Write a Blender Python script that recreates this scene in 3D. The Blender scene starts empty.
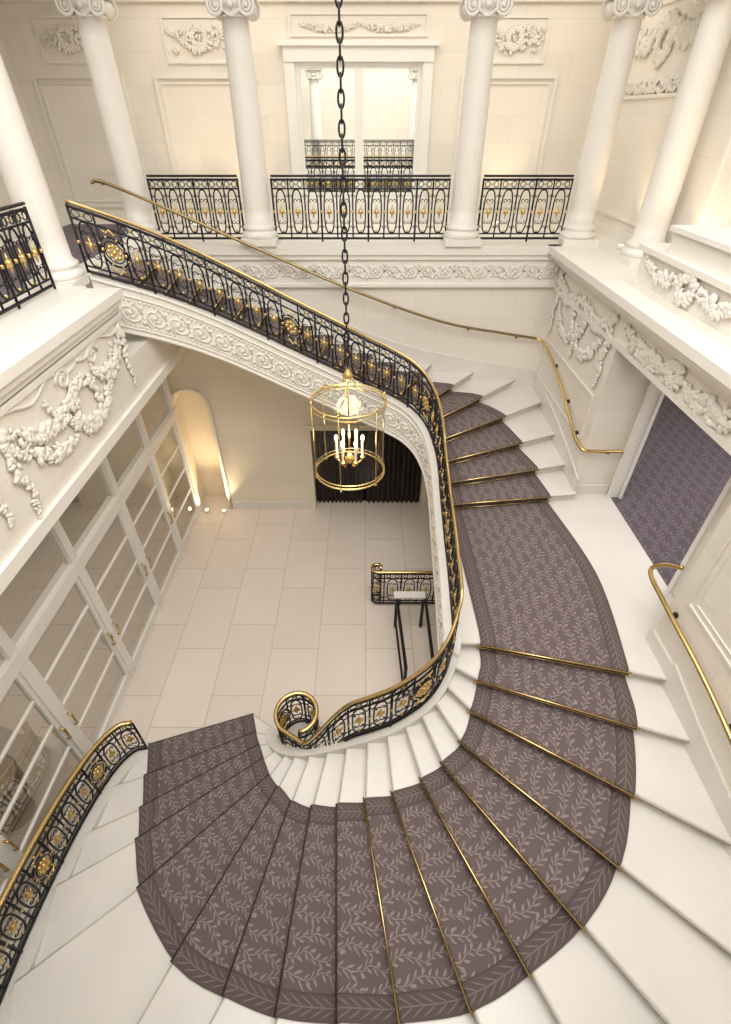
import bpy, math, random
from mathutils import Vector, Matrix
random.seed(7)
sc=bpy.context.scene
sc.view_settings.view_transform='Standard'
sc.view_settings.exposure=.30
pi=math.pi
# ------------------------------------------------------------------ materials
def newmat(n):
    m=bpy.data.materials.new(n); m.use_nodes=True
    nt=m.node_tree; b=nt.nodes['Principled BSDF']; return m,nt,b
def N(nt,t,**k):
    n=nt.nodes.new(t)
    for a,v in k.items(): setattr(n,a,v)
    return n
def L(nt,a,b): nt.links.new(a,b)
def math_(nt,op,a,b=None,c=None):
    n=N(nt,'ShaderNodeMath',operation=op)
    for i,v in enumerate((a,b,c)):
        if v is None: continue
        if isinstance(v,(int,float)): n.inputs[i].default_value=v
        else: L(nt,v,n.inputs[i])
    return n.outputs[0]
def mixc(nt,f,a,b):
    n=N(nt,'ShaderNodeMix',data_type='RGBA')
    if isinstance(f,(int,float)): n.inputs[0].default_value=f
    else: L(nt,f,n.inputs[0])
    for i,v in ((6,a),(7,b)):
        if isinstance(v,tuple): n.inputs[i].default_value=(*v,1)
        else: L(nt,v,n.inputs[i])
    return n.outputs[2]
def plain(n,col,rough=.5,metal=0,var=.04,scale=3.,bump=0):
    m,nt,b=newmat(n)
    tc=N(nt,'ShaderNodeTexCoord'); no=N(nt,'ShaderNodeTexNoise'); no.inputs['Scale'].default_value=scale
    no.inputs['Detail'].default_value=4
    L(nt,tc.outputs['Object'],no.inputs['Vector'])
    c2=tuple(max(0,x*(1-var*2)) for x in col)
    L(nt,mixc(nt,no.outputs['Fac'],col,c2),b.inputs['Base Color'])
    b.inputs['Roughness'].default_value=rough; b.inputs['Metallic'].default_value=metal
    if bump:
        bp=N(nt,'ShaderNodeBump'); bp.inputs['Strength'].default_value=bump; bp.inputs['Distance'].default_value=.01
        L(nt,no.outputs['Fac'],bp.inputs['Height']); L(nt,bp.outputs[0],b.inputs['Normal'])
    return m
def blocks(n,col,mort,swz,bw,bh,ms=.004,rough=.55,var=.03,veins=0.,off=.5):
    m,nt,b=newmat(n)
    tc=N(nt,'ShaderNodeTexCoord'); sp=N(nt,'ShaderNodeSeparateXYZ'); L(nt,tc.outputs['Object'],sp.inputs[0])
    cb=N(nt,'ShaderNodeCombineXYZ')
    for i,ch in enumerate(swz): L(nt,sp.outputs['xyz'.index(ch)],cb.inputs[i])
    br=N(nt,'ShaderNodeTexBrick'); br.offset=off
    br.inputs['Scale'].default_value=1; br.inputs['Mortar Size'].default_value=ms
    br.inputs['Brick Width'].default_value=bw; br.inputs['Row Height'].default_value=bh
    br.inputs['Mortar Smooth'].default_value=.3
    br.inputs['Color1'].default_value=(*col,1); br.inputs['Color2'].default_value=(*[x*(1-var*2) for x in col],1)
    br.inputs['Mortar'].default_value=(*mort,1)
    L(nt,cb.outputs[0],br.inputs['Vector'])
    no=N(nt,'ShaderNodeTexNoise'); no.inputs['Scale'].default_value=1.1; no.inputs['Detail'].default_value=9; no.inputs['Distortion'].default_value=.5
    L(nt,tc.outputs['Object'],no.inputs['Vector'])
    v=math_(nt,'MULTIPLY',no.outputs['Fac'],veins)
    L(nt,mixc(nt,v,br.outputs['Color'],tuple(x*.8 for x in col)),b.inputs['Base Color'])
    b.inputs['Roughness'].default_value=rough
    return m
W=(.84,.79,.71)
M={}
M['wx']=blocks('limestone_wall_side',W,(.70,.65,.58),'yzx',.9,.42,.003)
M['wy']=blocks('limestone_wall_back',W,(.70,.65,.58),'xzy',.9,.42,.003)
M['warm']=blocks('cream_wall_ground',(.82,.74,.61),(.70,.62,.50),'xzy',.9,.45,.003)
M['white']=plain('white_plaster',(.85,.815,.755),.5)
M['paint']=plain('white_paint',(.88,.86,.82),.3)
M['marble']=plain('white_marble_steps',(.83,.795,.745),.25,var=.10,scale=1.6)
M['floor']=blocks('marble_floor_tiles',(.81,.72,.64),(.48,.41,.35),'yxz',1.45,.84,.008,.2,.04,.6,.37)
M['brass']=plain('polished_brass',(.80,.58,.25),.25,1.,.08,6)
M['bronze']=plain('aged_brass_rail',(.40,.30,.15),.3,1.,.1,6)
M['gold']=plain('gilded',(.83,.60,.25),.35,1.,.1,8)
M['iron']=plain('black_wrought_iron',(.02,.019,.022),.4,.5)
M['relief']=plain('plaster_relief',(.83,.79,.725),.6,var=.05,scale=10)
M['dark']=plain('dark_curtain_fabric',(.055,.038,.03),.9,var=.3,scale=5)
M['nose_shade']=plain('carpet_nosing_shade',(.045,.030,.030),.9,var=.1,scale=20)  # dark colour for the shade lines drawn along carpet nosings
M['edge_shade']=plain('marble_edge_shade',(.50,.46,.41),.5,var=.1,scale=5)  # darker stone tone that paints edge shade on marble nosings
M['urn']=plain('stone_urn',(.55,.47,.36),.6,var=.15,scale=8)
M['candle']=plain('ivory_candle',(.9,.87,.78),.5)
def glassmat(n,ior=.12,tint=(1,1,1),rf=.05):
    m,nt,b=newmat(n); nt.nodes.remove(b)
    t=N(nt,'ShaderNodeBsdfTransparent'); t.inputs[0].default_value=(*tint,1)
    g=N(nt,'ShaderNodeBsdfGlossy'); g.inputs['Roughness'].default_value=.02
    mx=N(nt,'ShaderNodeMixShader'); lw=N(nt,'ShaderNodeLayerWeight'); lw.inputs[0].default_value=.35
    f=math_(nt,'ADD',math_(nt,'MULTIPLY',lw.outputs['Facing'],ior),rf)
    L(nt,f,mx.inputs[0]); L(nt,t.outputs[0],mx.inputs[1]); L(nt,g.outputs[0],mx.inputs[2])
    L(nt,mx.outputs[0],nt.nodes['Material Output'].inputs[0]); return m
M['glass']=glassmat('clear_glass',.10,(.88,.89,.87),.012)
M['doorglass']=glassmat('door_glass',.30,(.66,.645,.60),.16)
m,nt,b=newmat('mirror'); b.inputs['Metallic'].default_value=1; b.inputs['Roughness'].default_value=.01; b.inputs['Base Color'].default_value=(.90,.92,.90,1); M['mirror']=m
def emi(n,col,s):
    m,nt,b=newmat(n); b.inputs['Emission Color'].default_value=(*col,1); b.inputs['Emission Strength'].default_value=s; b.inputs['Base Color'].default_value=(*col,1); return m
M['flame']=emi('bulb_glow',(1,.70,.36),9)
M['lampglow']=emi('uplight_glow',(1,.85,.6),4)
def carpetmat(n,base,leaf,bord,bordleaf,border=True,useuv=True,P=.17,mixf=.6):
    m,nt,b=newmat(n)
    if useuv: uv0=N(nt,'ShaderNodeUVMap',uv_map='UVMap').outputs[0]
    else: uv0=N(nt,'ShaderNodeTexCoord').outputs['Object']
    wn=N(nt,'ShaderNodeTexNoise'); wn.inputs['Scale'].default_value=7; wn.inputs['Detail'].default_value=1; L(nt,uv0,wn.inputs['Vector'])
    ws=N(nt,'ShaderNodeVectorMath',operation='SUBTRACT'); L(nt,wn.outputs['Color'],ws.inputs[0]); ws.inputs[1].default_value=(.5,.5,.5)
    wm=N(nt,'ShaderNodeVectorMath',operation='SCALE'); L(nt,ws.outputs[0],wm.inputs[0]); wm.inputs['Scale'].default_value=.10
    wa=N(nt,'ShaderNodeVectorMath',operation='ADD'); L(nt,uv0,wa.inputs[0]); L(nt,wm.outputs[0],wa.inputs[1])
    sp=N(nt,'ShaderNodeSeparateXYZ'); L(nt,wa.outputs[0],sp.inputs[0])
    U,V=sp.outputs[0],sp.outputs[1]
    cu_=math_(nt,'DIVIDE',U,P); col_i=math_(nt,'FLOOR',cu_)
    ul=math_(nt,'MULTIPLY',math_(nt,'SUBTRACT',math_(nt,'FRACT',cu_),.5),P)
    par=math_(nt,'MULTIPLY',math_(nt,'FRACT',math_(nt,'MULTIPLY',col_i,.37)),1.)
    Vs=math_(nt,'ADD',V,math_(nt,'MULTIPLY',par,.4))
    vx=math_(nt,'MULTIPLY',math_(nt,'SINE',math_(nt,'MULTIPLY',Vs,2*pi/(P*1.9))),P*.17)
    dx=math_(nt,'SUBTRACT',ul,vx)
    pat=math_(nt,'LESS_THAN',math_(nt,'ABSOLUTE',dx),.004)
    step=P*.40
    for side,ph in ((1.,0.),(-1.,.5)):
        q=math_(nt,'ADD',math_(nt,'DIVIDE',Vs,step),ph)
        ly=math_(nt,'MULTIPLY',math_(nt,'SUBTRACT',math_(nt,'FRACT',q),.5),step)
        lx=math_(nt,'SUBTRACT',math_(nt,'MULTIPLY',dx,side),P*.20)
        an=.75; c_,s_=math.cos(an),math.sin(an)
        rx=math_(nt,'ADD',math_(nt,'MULTIPLY',lx,c_),math_(nt,'MULTIPLY',ly,s_))
        ry=math_(nt,'SUBTRACT',math_(nt,'MULTIPLY',ly,c_),math_(nt,'MULTIPLY',lx,s_))
        e=math_(nt,'ADD',math_(nt,'POWER',math_(nt,'ABSOLUTE',math_(nt,'DIVIDE',rx,P*.20)),1.3),math_(nt,'POWER',math_(nt,'ABSOLUTE',math_(nt,'DIVIDE',ry,P*.062)),1.8))
        pat=math_(nt,'MAXIMUM',pat,math_(nt,'LESS_THAN',e,1.))
    fine=N(nt,'ShaderNodeTexNoise'); fine.inputs['Scale'].default_value=160; L(nt,uv0,fine.inputs['Vector'])
    col=mixc(nt,math_(nt,'MULTIPLY',pat,mixf),base,leaf)
    if border:
        ed=N(nt,'ShaderNodeUVMap',uv_map='Edge'); sp=N(nt,'ShaderNodeSeparateXYZ'); L(nt,ed.outputs[0],sp.inputs[0])
        mn=math_(nt,'MINIMUM',sp.outputs[0],sp.outputs[1])
        su=N(nt,'ShaderNodeSeparateXYZ'); L(nt,uv0,su.inputs[0])
        isb=math_(nt,'LESS_THAN',mn,.19)
        d=math_(nt,'ABSOLUTE',math_(nt,'SUBTRACT',mn,.095))
        ph=math_(nt,'FRACT',math_(nt,'MULTIPLY',math_(nt,'ADD',su.outputs[1],math_(nt,'MULTIPLY',d,1.4)),13.))
        ch=math_(nt,'LESS_THAN',math_(nt,'ABSOLUTE',math_(nt,'SUBTRACT',ph,.5)),math_(nt,'MULTIPLY',math_(nt,'SUBTRACT',.075,d),math_(nt,'MULTIPLY',d,90.)))
        ch=math_(nt,'MAXIMUM',ch,math_(nt,'LESS_THAN',d,.005))
        bc=mixc(nt,math_(nt,'MULTIPLY',ch,.42),bord,bordleaf)
        line=math_(nt,'LESS_THAN',math_(nt,'ABSOLUTE',math_(nt,'SUBTRACT',mn,.185)),.006)
        bc=mixc(nt,line,bc,tuple(x*.7 for x in bord))
        col=mixc(nt,isb,col,bc)
    col=mixc(nt,math_(nt,'MULTIPLY',fine.outputs['Fac'],.25),col,tuple(x*.6 for x in base))
    L(nt,col,b.inputs['Base Color']); b.inputs['Roughness'].default_value=.95
    b.inputs['Sheen Weight'].default_value=.05
    return m
M['carpet']=carpetmat('taupe_leaf_carpet',(.135,.101,.099),(.43,.36,.34),(.108,.079,.077),(.34,.28,.265),P=.15,mixf=.52)
M['corr_carpet']=carpetmat('purple_leaf_carpet',(.125,.097,.12),(.36,.31,.34),(.1,.1,.1),(.2,.2,.2),False,False,.18,.5)
# ------------------------------------------------------------------ mesh builder
class MB:
    def __init__(s): s.v=[]; s.f=[]
    def add(s,vs,fs):
        o=len(s.v); s.v+= [tuple(v) for v in vs]; s.f+=[tuple(i+o for i in f) for f in fs]
    def box(s,x0,x1,y0,y1,z0,z1):
        s.add([(x0,y0,z0),(x1,y0,z0),(x1,y1,z0),(x0,y1,z0),(x0,y0,z1),(x1,y0,z1),(x1,y1,z1),(x0,y1,z1)],
              [(0,3,2,1),(4,5,6,7),(0,1,5,4),(1,2,6,5),(2,3,7,6),(3,0,4,7)])
    def tube(s,pts,r,n=6,closed=False,flat=1.):
        pts=[Vector(p) for p in pts]; m=len(pts)
        if m<2: return
        vs=[];prev=None
        for i in range(m):
            a=pts[(i-1)%m] if (closed or i>0) else pts[i]
            c=pts[(i+1)%m] if (closed or i<m-1) else pts[i]
            t=(c-a)
            if t.length<1e-9: t=Vector((0,0,1))
            t.normalize()
            ref=Vector((0,0,1)) if abs(t.z)<.93 else Vector((1,0,0))
            if prev is None: u=t.cross(ref).normalized()
            else:
                u=(prev-t*prev.dot(t))
                if u.length<1e-6: u=t.cross(ref)
                u.normalize()
            prev=u; w=t.cross(u)
            rr=r[i] if isinstance(r,(list,tuple)) else r
            for k in range(n):
                an=2*pi*(k+.5)/n; vs.append(pts[i]+u*(rr*math.cos(an))+w*(rr*flat*math.sin(an)))
        fs=[]
        for i in range(m if closed else m-1):
            j=(i+1)%m
            for k in range(n):
                k2=(k+1)%n; fs.append((i*n+k,j*n+k,j*n+k2,i*n+k2))
        if not closed: fs+= [tuple(range(n)),tuple(range(m*n-1,(m-1)*n-1,-1))]
        s.add(vs,fs)
    def ball(s,c,r,n=8,m=5,sx=1,sy=1,sz=1,rot=None):
        vs=[];c=Vector(c)
        for i in range(m+1):
            ph=pi*i/m
            for k in range(n):
                a=2*pi*k/n
                p=Vector((r*sx*math.sin(ph)*math.cos(a),r*sy*math.sin(ph)*math.sin(a),r*sz*math.cos(ph)))
                if rot: p=rot@p
                vs.append(c+p)
        fs=[(i*n+k,(i+1)*n+k,(i+1)*n+(k+1)%n,i*n+(k+1)%n) for i in range(m) for k in range(n)]
        s.add(vs,fs)
    def lathe(s,c,prof,n=24):
        vs=[];x,y=c
        for r,z in prof:
            for k in range(n):
                a=2*pi*k/n; vs.append((x+r*math.cos(a),y+r*math.sin(a),z))
        m=len(prof)
        fs=[(i*n+k,i*n+(k+1)%n,(i+1)*n+(k+1)%n,(i+1)*n+k) for i in range(m-1) for k in range(n)]
        fs+=[tuple(reversed(range(n))),tuple(range((m-1)*n,m*n))]
        s.add(vs,fs)
    def obj(s,name,mat,parent=None,smooth=False):
        me=bpy.data.meshes.new(name); me.from_pydata(s.v,[],s.f); me.update()
        me.materials.append(mat)
        if smooth:
            for p in me.polygons: p.use_smooth=True
        o=bpy.data.objects.new(name,me); sc.collection.objects.link(o)
        if parent: o.parent=parent
        return o
def empty(name):
    o=bpy.data.objects.new(name,None); o.empty_display_size=.1; sc.collection.objects.link(o); return o
def boxobj(name,mat,*bs,parent=None):
    mb=MB()
    for b in bs: mb.box(*b)
    return mb.obj(name,mat,parent)
def herm(keys,s):
    ks=keys
    if s<=ks[0][0]: i=0
    elif s>=ks[-1][0]: i=len(ks)-2
    else:
        i=0
        while ks[i+1][0]<s: i+=1
    s0,p0=ks[i]; s1,p1=ks[i+1]; h=s1-s0; t=(s-s0)/h; t=min(1,max(0,t))
    def tan(j):
        a=max(0,j-1); b=min(len(ks)-1,j+1)
        return [(ks[b][1][q]-ks[a][1][q])/(ks[b][0]-ks[a][0]) for q in range(len(p0))]
    m0=tan(i); m1=tan(i+1)
    h00=2*t**3-3*t*t+1; h10=t**3-2*t*t+t; h01=-2*t**3+3*t*t; h11=t**3-t*t
    return tuple(h00*p0[q]+h10*h*m0[q]+h01*p1[q]+h11*h*m1[q] for q in range(len(p0)))
def lin(keys,s):
    ks=keys
    if s<=ks[0][0]: return ks[0][1]
    if s>=ks[-1][0]: return ks[-1][1]
    i=0
    while ks[i+1][0]<s: i+=1
    s0,p0=ks[i]; s1,p1=ks[i+1]; t=(s-s0)/(s1-s0)
    if isinstance(p0,(int,float)): return p0+(p1-p0)*t
    return tuple(p0[q]+(p1[q]-p0[q])*t for q in range(len(p0)))
G=-7.4; LD=-4.9; GA=-1.7
# ------------------------------------------------------------------ staircase data
Sl=[(-1.42,3.7),(-1.35,3.5),(-1.27,3.33),(-1.15,3.2),(-1.0,3.1),(-.85,3.03),(-.65,2.98),(-.42,2.96),(-.18,2.95),(.07,2.95),(.3,2.96),(.5,3.0),(.68,3.06),(.82,3.15),(.93,3.28),(1.0,3.43),(1.05,3.62)]
Su=[(1.18,6.1),(1.18,6.45),(1.16,6.8),(1.09,7.17),(.95,7.45),(.71,7.63),(.38,7.71),(.03,7.73),(-.28,7.73),(-.6,7.73),(-.92,7.73),(-1.24,7.73),(-1.55,7.73),(-1.86,7.71),(-2.15,7.66),(-2.43,7.57),(-2.70,7.45),(-2.98,7.3),(-3.28,7.12),(-3.62,6.95)]
SK=[(i,p) for i,p in enumerate(Sl)]+[(16.25,(1.09,4.15)),(16.5,(1.13,4.8)),(16.75,(1.16,5.45))]+[(17+i,p) for i,p in enumerate(Su)]
OK=[(0,(-3.5,3.36)),(1,(-3.5,2.78)),(2,(-3.5,2.18)),(3,(-3.5,1.62)),(4,(-3.45,.8)),(4.5,(-3.4,-.5)),(5,(-2.55,-.5)),(6,(-1.9,-.5)),(7,(-1.05,-.5)),(8,(-.1,-.5)),(9,(.62,-.5)),(10,(1.4,-.5)),(11,(2.1,-.5)),(12,(3.16,-.5)),(12.33,(3.4,-.5)),(13,(3.4,.56)),(14,(3.4,1.61)),(15,(3.4,2.5)),(16,(3.4,3.12)),
 (17,(3.4,6.38)),(18,(3.4,7.0)),(19,(3.4,7.75)),(20,(3.4,8.7)),(20.5,(3.4,9.3)),(21,(2.95,9.3)),(22,(2.1,9.3)),(23,(1.25,9.3)),(24,(.65,9.3)),(25,(.17,9.3)),(26,(-.25,9.3)),(27,(-.63,9.3)),(28,(-1.0,9.3)),(29,(-1.38,9.3)),(30,(-1.75,9.3)),(31,(-2.13,9.3)),(32,(-2.5,9.3)),(33,(-2.87,9.3)),(34,(-3.2,9.3)),(35,(-3.5,9.3)),(36,(-3.75,9.3))]
CIl=[(-1.73,3.9),(-1.6,3.54),(-1.48,3.29),(-1.36,3.03),(-1.21,2.76),(-1.04,2.58),(-.83,2.37),(-.56,2.28),(-.26,2.25),(.05,2.25),(.35,2.27),(.66,2.36),(.88,2.48),(1.08,2.65),(1.21,2.94),(1.31,3.23),(1.38,3.61)]
COl=[(-3.2,3.42),(-3.05,2.92),(-2.9,2.46),(-2.76,2.06),(-2.5,1.55),(-1.87,.935),(-1.27,.69),(-.74,.55),(-.18,.51),(.36,.5),(.945,.57),(1.45,.79),(1.95,1.08),(2.37,1.49),(2.68,2.05),(2.91,2.67),(3.0,3.24)]
Sf=lambda s:herm(SK,s)
Of=lambda s:lin(OK,s)
f1=[(17,.07),(20,.09),(24,.15),(36,.15)]; f2=[(17,.8),(18,.76),(19,.69),(20,.62),(21,.60),(22,.64),(24,.76),(28,.82),(36,.82)]
CIK=[(i,p) for i,p in enumerate(CIl)]+[(16.5,(1.36,4.85))]; COK=[(i,p) for i,p in enumerate(COl)]+[(16.5,(3.17,4.7))]
for k in range(17,37):
    a=Sf(k);o=OK and Of(k); t1=lin(f1,k); t2=lin(f2,k)
    CIK.append((k,(a[0]+(o[0]-a[0])*t1,a[1]+(o[1]-a[1])*t1))); COK.append((k,(a[0]+(o[0]-a[0])*t2,a[1]+(o[1]-a[1])*t2)))
CIf=lambda s:herm(CIK,s); COf=lambda s:herm(COK,s)
def zk(k):
    k=int(k)
    if k<0: return G
    if k<=16: return G+2.5*(k+1)/17
    return LD+.16*(k-16)
RZ=[(k,zk(k)) for k in range(17)]+[(16.7,LD+.01)]+[(k,zk(k)) for k in range(17,37)]
rz=lambda s:lin(RZ,s)
def leftn(fn,s,e=.05):
    a=fn(s-e);b=fn(s+e); dx,dy=b[0]-a[0],b[1]-a[1]; l=math.hypot(dx,dy) or 1
    return (-dy/l,dx/l),(dx/l,dy/l)
def fwdn(k):
    a=Vector(CIf(k));o=Vector(COf(k)); d=(o-a).normalized(); nn=Vector((d.y,-d.x)); t=Vector(leftn(CIf,min(max(k,.06),35.9))[1])
    if nn.dot(t)>0: nn=-nn
    return d,nn
# steps
stair=empty('grand_staircase')
mb=MB(); jn=MB()
for k in range(0,36):
    z=zk(k); zp=zk(k-1); sub=12 if k==16 else 4
    rows=[]
    for i in range(sub+1):
        s=k+i/sub; rows.append((Sf(s),CIf(s),COf(s),Of(s)))
    for r,r2 in zip(rows,rows[1:]):
        for q in range(3):
            mb.add([(r[q][0],r[q][1],z),(r[q+1][0],r[q+1][1],z),(r2[q+1][0],r2[q+1][1],z),(r2[q][0],r2[q][1],z)],[(0,1,2,3)])
    r=rows[0]; d,nn=fwdn(k)
    for q in range(3):
        A=Vector(r[q]);O=Vector(r[q+1])
        mb.add([(A.x,A.y,zp),(O.x,O.y,zp),(O.x,O.y,z-.05),(A.x,A.y,z-.05)],[(0,1,2,3)])
        pr=[(0,z-.05),(.03,z-.05),(.042,z-.04),(.047,z-.025),(.042,z-.01),(.028,z),(0,z)]
        for (e0,z0),(e1,z1) in zip(pr,pr[1:]):
            mb.add([(A.x+nn.x*e0,A.y+nn.y*e0,z0),(O.x+nn.x*e0,O.y+nn.y*e0,z0),(O.x+nn.x*e1,O.y+nn.y*e1,z1),(A.x+nn.x*e1,A.y+nn.y*e1,z1)],[(0,1,2,3)])
        jn.tube([(A.x+nn.x*.05,A.y+nn.y*.05,z-.028),(O.x+nn.x*.05,O.y+nn.y*.05,z-.028)],.008,5)  # thin grey tube drawing the shade under the marble nosing
mb.box(3.4,4.04,3.55,6.55,LD-.02,LD)
mb.obj('marble_steps',M['marble'],stair)
jn.obj('marble_shade_lines',M['edge_shade'],stair,True)
mb=MB(); prev=None
for i in range(0,201):
    s=16+20*i/200; a=Sf(s);o=Of(s); z=rz(s)-.32
    cur=[(a[0],a[1],z),(o[0],o[1],z)]
    if prev: mb.add([prev[0],prev[1],cur[1],cur[0]],[(0,1,2,3)])
    prev=cur
a=Sf(16);o=Of(16); mb.add([(a[0],a[1]+.05,G),(o[0],o[1]+.05,G),(o[0],o[1]+.05,LD-.05),(a[0],a[1]+.05,LD-.05)],[(0,1,2,3)])
mb.obj('stair_soffit',M['white'],stair)
mb=MB(); prev=None; n_=360
for i in range(n_+1):
    s=36*i/n_; a=Sf(s); n,_t=leftn(Sf,min(max(s,.06),35.94)); zt=rz(s)+.07
    zb=G if s<=16 else rz(s)-.58
    w0,w1=-.09,.09
    p=[(a[0]+n[0]*w0,a[1]+n[1]*w0),(a[0]+n[0]*w1,a[1]+n[1]*w1)]
    cur=[(p[0][0],p[0][1],zb),(p[0][0],p[0][1],zt),(p[1][0],p[1][1],zt),(p[1][0],p[1][1],zb)]
    if prev: mb.add(prev+cur,[(0,1,5,4),(1,2,6,5),(2,3,7,6),(3,0,4,7)])
    else: mb.add(cur,[(0,1,2,3)])
    prev=cur
mb.obj('curved_stringer',M['white'],stair)
mb=MB()
for dz,r in ((.05,.022),(-.06,.016),(-.50,.016),(-.57,.024)):
    mb.tube([(Sf(s)[0]+leftn(Sf,min(s,35.9))[0][0]*.095,Sf(s)[1]+leftn(Sf,min(s,35.9))[0][1]*.095,rz(s)+dz) for s in [16+20*i/160 for i in range(161)]],r,6)
mb.tube([(Sf(s)[0]+leftn(Sf,max(s,.06))[0][0]*.095,Sf(s)[1]+leftn(Sf,max(s,.06))[0][1]*.095,rz(s)+.05) for s in [16*i/120 for i in range(121)]],.022,6)
def arc_table(fn,s0,s1,n=400):
    T=[(0.,s0)];p=fn(s0)
    for i in range(1,n+1):
        s=s0+(s1-s0)*i/n;q=fn(s);T.append((T[-1][0]+math.hypot(q[0]-p[0],q[1]-p[1]),s));p=q
    return T
def at(T,l):
    l=min(max(l,0),T[-1][0]); lo,hi=0,len(T)-1
    while hi-lo>1:
        m=(lo+hi)//2
        if T[m][0]<l: lo=m
        else: hi=m
    a,b=T[lo],T[hi]; t=(l-a[0])/((b[0]-a[0]) or 1); return a[1]+(b[1]-a[1])*t
TT=arc_table(Sf,16,36)
def strp(l,h):
    s=at(TT,l); p=Sf(s); n,_=leftn(Sf,min(max(s,.06),35.94)); return (p[0]+n[0]*.095,p[1]+n[1]*.095,rz(s)+h)
u=.30; l=.1
while l<TT[-1][0]-.2:
    pts=[]
    for i in range(17):
        an=i/16*3.6*pi; r=.135*(1-i/19)
        pts.append(strp(l+u/2+r*math.cos(pi+an),-.28+r*math.sin(pi+an)))
    mb.tube(pts,.019,5)
    mb.tube([strp(l+t/8*u,-.28+.15*math.sin(t/8*2*pi)) for t in range(9)],.016,5)
    mb.ball(strp(l+u/2,-.28),.036,6,4)
    for q in range(5): mb.ball(strp(l+u*q/5,-.11),.022,5,3); mb.ball(strp(l+u*q/5,-.455),.018,5,3)
    mb.ball(strp(l,-.38),.035,6,4,1,1,.7); mb.ball(strp(l,-.18),.03,6,4,1,1,.7); l+=u
mb.obj('stringer_scroll_relief',M['relief'],stair,True)
# carpet
mb=MB(); uvs=[];eds=[]
def cadd(P,U,E):
    mb.add(P,[(0,1,2,3)]); uvs.extend(U); eds.extend(E)
vacc=0
NXc=8
for k in range(0,36):
    z=zk(k)+.014; zp=zk(k-1)+.014; sub=14 if k==16 else 4
    uo=(k*.061)%.17
    def row(s,fwd=0.):
        a=CIf(s);o=COf(s); w=math.hypot(o[0]-a[0],o[1]-a[1])
        d,nn=fwdn(s)
        return [(a[0]+(o[0]-a[0])*i/NXc+nn.x*fwd,a[1]+(o[1]-a[1])*i/NXc+nn.y*fwd,w*i/NXc,w) for i in range(NXc+1)]
    rows=[(row(k,.012),zp,0.),(row(k,.012),z-.075,.07),(row(k,.045),z-.068,.09),(row(k,.062),z-.05,.11),(row(k,.066),z-.034,.125),(row(k,.060),z-.016,.14),(row(k,.045),z-.004,.155),(row(k,.025),z,.17)]
    base=vacc
    cm0=((CIf(k)[0]+COf(k)[0])/2,(CIf(k)[1]+COf(k)[1])/2)
    acc=.19
    for i in range(1,sub+1):
        s=k+i/sub
        cm=((CIf(s)[0]+COf(s)[0])/2,(CIf(s)[1]+COf(s)[1])/2)
        acc+=math.hypot(cm[0]-cm0[0],cm[1]-cm0[1]); cm0=cm
        rows.append((row(s,0.),z,acc))
    for (r0,z0,v0),(r1,z1,v1) in zip(rows,rows[1:]):
        for i in range(NXc):
            q=[(r0[i],z0,v0),(r0[i+1],z0,v0),(r1[i+1],z1,v1),(r1[i],z1,v1)]
            cadd([(a[0],a[1],zz) for a,zz,vv in q],[(a[2]-a[3]/2+uo,base+vv) for a,zz,vv in q],[(a[2],a[3]-a[2]) for a,zz,vv in q])
    vacc+=acc
co=mb.obj('stair_carpet_runner',M['carpet'],stair)
me=co.data
l1=me.uv_layers.new(name='UVMap'); l2=me.uv_layers.new(name='Edge')
for i,x in enumerate(uvs): l1.data[i].uv=x
for i,x in enumerate(eds): l2.data[i].uv=x
mb=MB(); bd=MB()
for k in range(0,36):
    a=Vector(CIf(k));o=Vector(COf(k)); d,nn=fwdn(k)
    # dark tube standing in for the shade line at the carpet nosing
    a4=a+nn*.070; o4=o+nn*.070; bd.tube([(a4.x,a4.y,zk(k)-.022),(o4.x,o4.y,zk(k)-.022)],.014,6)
    if k<1: continue
    z=zk(k-1)+.035; a2=a-d*.03+nn*.03; o2=o+d*.03+nn*.03
    mb.tube([(a2.x,a2.y,z),(o2.x,o2.y,z)],.010,6)
    for p in (a2,o2): mb.ball((p.x,p.y,z),.016,6,4)
    if k>=9:
        a3=a-d*.02+nn*.072; o3=o+d*.03+nn*.072; zz=zk(k)-.012
        mb.tube([(a3.x,a3.y,zz),(o3.x,o3.y,zz)],.011,6)
mb.obj('brass_stair_rods',M['brass'],stair,True)
bd.obj('carpet_shade_lines',M['nose_shade'],stair,True)
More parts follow.
